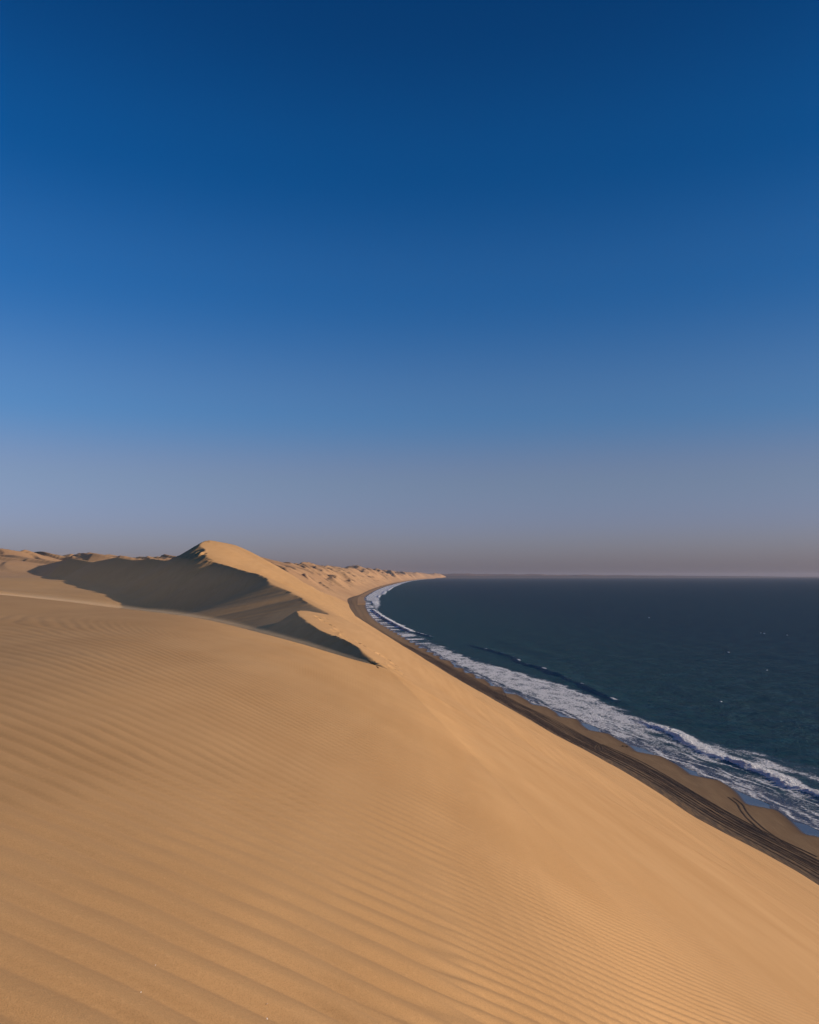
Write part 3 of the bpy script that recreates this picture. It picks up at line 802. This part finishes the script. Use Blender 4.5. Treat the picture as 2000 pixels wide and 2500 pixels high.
# ------------------------------------------------------------------ small things
m_foam, nt, out = new_mat("foam_white")
b = nd(nt, "ShaderNodeBsdfPrincipled", i_Roughness=0.8)
nt.links.new(mixc(nt, noise_n(nt, 2.0, 3), (0.70, 0.71, 0.72), (0.86, 0.85, 0.84)), b.inputs['Base Color']); nt.links.new(b.outputs[0], out.inputs['Surface'])
def mound(name, x, y, z, lx, ly, h, mat, seed, nseg=22, nring=5):
    P = [[x, y, z + h]]; F = []
    for i_ in range(1, nring + 1):
        q = i_ / nring
        for k in range(nseg):
            a_ = 2 * math.pi * k / nseg
            w_ = 1 + 0.45 * float(noise(math.cos(a_) * 1.7 + seed, math.sin(a_) * 1.7, 141))
            P.append([x + lx * q * w_ * math.cos(a_), y + ly * q * w_ * math.sin(a_), z + h * (1 - q * q) * (1 + 0.5 * float(noise(k * 0.9, i_ * 1.3 + seed, 142))) - 0.05 * (i_ == nring)])
    for k in range(nseg): F.append((0, 1 + k, 1 + (k + 1) % nseg))
    for i_ in range(nring - 1):
        for k in range(nseg):
            a_ = 1 + i_ * nseg; F.append((a_ + k, a_ + nseg + k, a_ + nseg + (k + 1) % nseg, a_ + (k + 1) % nseg))
    me = bpy.data.meshes.new(name); me.from_pydata(P, [], F); me.materials.append(mat)
    me.polygons.foreach_set("use_smooth", np.ones(len(F), bool))
    o = bpy.data.objects.new(name, me); scn.collection.objects.link(o); return o
for k, (px, py, w_) in enumerate([(1866, 1547, 3), (1858, 1546, 1.5), (1779, 1593, 2.6), (1760, 1714, 1.6), (1873, 1637, 1.6), (1922, 1551, 2), (1585, 1508, 3)]):
    p_ = survey_sea(px, py)
    o = mound("whitecap", p_[0], p_[1], 0.25, w_ * 0.38, w_ * 0.55, 0.22, m_foam, k * 3.7); o.parent = sea

m_weed, nt, out = new_mat("dark_weed")
b = nd(nt, "ShaderNodeBsdfPrincipled", i_Roughness=0.6)
nt.links.new(mixc(nt, noise_n(nt, 9.0, 3), (0.02, 0.016, 0.010), (0.06, 0.045, 0.025)), b.inputs['Base Color']); nt.links.new(b.outputs[0], out.inputs['Surface'])
def weed(px, py, seed, label):
    r_ = random.Random(seed); c = survey_sea(px, py, 0.3); z0 = float(beach_height(np.array(c[1]), np.array(c[0] - float(shore_x(c[1]))))) - 0.02
    V, F = [], []
    for k in range(16):
        a_ = r_.random() * 6.28; L = 0.35 + 0.55 * r_.random(); w_ = 0.05 + 0.05 * r_.random(); bend = r_.uniform(-1.4, 1.4); lift = 0.10 + 0.32 * r_.random()
        ox, oy = r_.gauss(0, 0.14), r_.gauss(0, 0.2); ang = a_; x_, y_ = c[0] + ox, c[1] + oy
        base_ = len(V)
        for i_ in range(7):
            t_ = i_ / 6; zc_ = z0 + 0.03 + lift * math.sin(math.pi * min(t_ * 1.15, 1))
            nx, ny = -math.sin(ang), math.cos(ang); ww = w_ * (1 - 0.7 * t_)
            for (sx, sz) in ((-1, 0), (0, 0.6), (1, 0), (0, -0.6)): V.append([x_ + nx * ww * sx, y_ + ny * ww * sx, zc_ + ww * sz])
            ang += bend / 6; x_ += math.cos(ang) * L / 6; y_ += math.sin(ang) * L / 6
        for i_ in range(6):
            for q_ in range(4): F.append((base_ + i_ * 4 + q_, base_ + i_ * 4 + (q_ + 1) % 4, base_ + i_ * 4 + 4 + (q_ + 1) % 4, base_ + i_ * 4 + 4 + q_))
        F.append((base_ + 3, base_ + 2, base_ + 1, base_)); F.append((base_ + 24, base_ + 25, base_ + 26, base_ + 27))
    me = bpy.data.meshes.new("weed_clump"); me.from_pydata(V, [], F); me.materials.append(m_weed)
    o = bpy.data.objects.new("weed_clump", me); scn.collection.objects.link(o)
    tag(o, label, None, "seaweed", "dark clumps washed up on the beach")
weed(1521, 1823, 1, "small dark washed-up clump on the bare beach, the left one of two")
weed(1531, 1824, 2, "small dark washed-up clump on the bare beach, the right one of two")

m_shell, nt, out = new_mat("shell_white")
b = nd(nt, "ShaderNodeBsdfPrincipled", i_Roughness=0.35)
nt.links.new(mixc(nt, noise_n(nt, 300.0, 2), (0.80, 0.74, 0.64), (0.88, 0.84, 0.78)), b.inputs['Base Color']); nt.links.new(b.outputs[0], out.inputs['Surface'])
def shell(px, py, size, rot, label):
    c = hit(px, py, 1.5, 12); x0, y0 = c
    z0 = float((height(np.array([x0]), np.array([y0])) + ripples(np.array([x0]), np.array([y0])))[0]) + H
    V, F = [], []; nu, nv = 7, 5
    for side in (0, 1):
        for i_ in range(nu):
            for j_ in range(nv):
                fx = (i_ / (nu - 1) - 0.5); fy = (j_ / (nv - 1) - 0.5) * (1 - 0.5 * (i_ / (nu - 1)) ** 2)
                hz_ = 0.42 * (1 - (2 * fx) ** 2 * 0.7) * (1 - (2 * fy) ** 2) + 0.03 * math.sin(j_ * 3.1) - 0.10 * side
                lx_, ly_, lz_ = fx * size, fy * size * 0.8, hz_ * size
                lz2 = lz_ + lx_ * 0.7
                V.append([x0 + lx_ * math.cos(rot) - ly_ * math.sin(rot), y0 + lx_ * math.sin(rot) + ly_ * math.cos(rot), z0 + lz2 + 0.12 * size])
    n_ = nu * nv
    for i_ in range(nu - 1):
        for j_ in range(nv - 1):
            a_ = i_ * nv + j_; F.append((a_, a_ + nv, a_ + nv + 1, a_ + 1)); F.append((n_ + a_, n_ + a_ + 1, n_ + a_ + nv + 1, n_ + a_ + nv))
    rim = [j_ for j_ in range(nv)] + [i_ * nv + nv - 1 for i_ in range(1, nu)] + [(nu - 1) * nv + j_ for j_ in range(nv - 2, -1, -1)] + [i_ * nv for i_ in range(nu - 2, 0, -1)]
    for a_, b_ in zip(rim, rim[1:] + rim[:1]): F.append((a_, b_, n_ + b_, n_ + a_))
    me = bpy.data.meshes.new("shell_fragment"); me.from_pydata(V, [], F); me.materials.append(m_shell)
    o = bpy.data.objects.new("shell_fragment", me); scn.collection.objects.link(o)
    tag(o, label, None, "shell", "shell fragments lying on the rippled sand")
shell(379, 2349, 0.007, 0.4, "tiny pale shell fragment on the sand, highest of the four specks")
shell(344, 2416, 0.006, 1.3, "tiny pale shell fragment on the sand, leftmost of the four specks")
shell(652, 2453, 0.0065, -0.5, "tiny pale shell fragment on the sand, upper of the right-hand pair")
shell(652, 2486, 0.0065, 2.0, "tiny pale shell fragment on the sand, lowest of the four at the bottom edge")
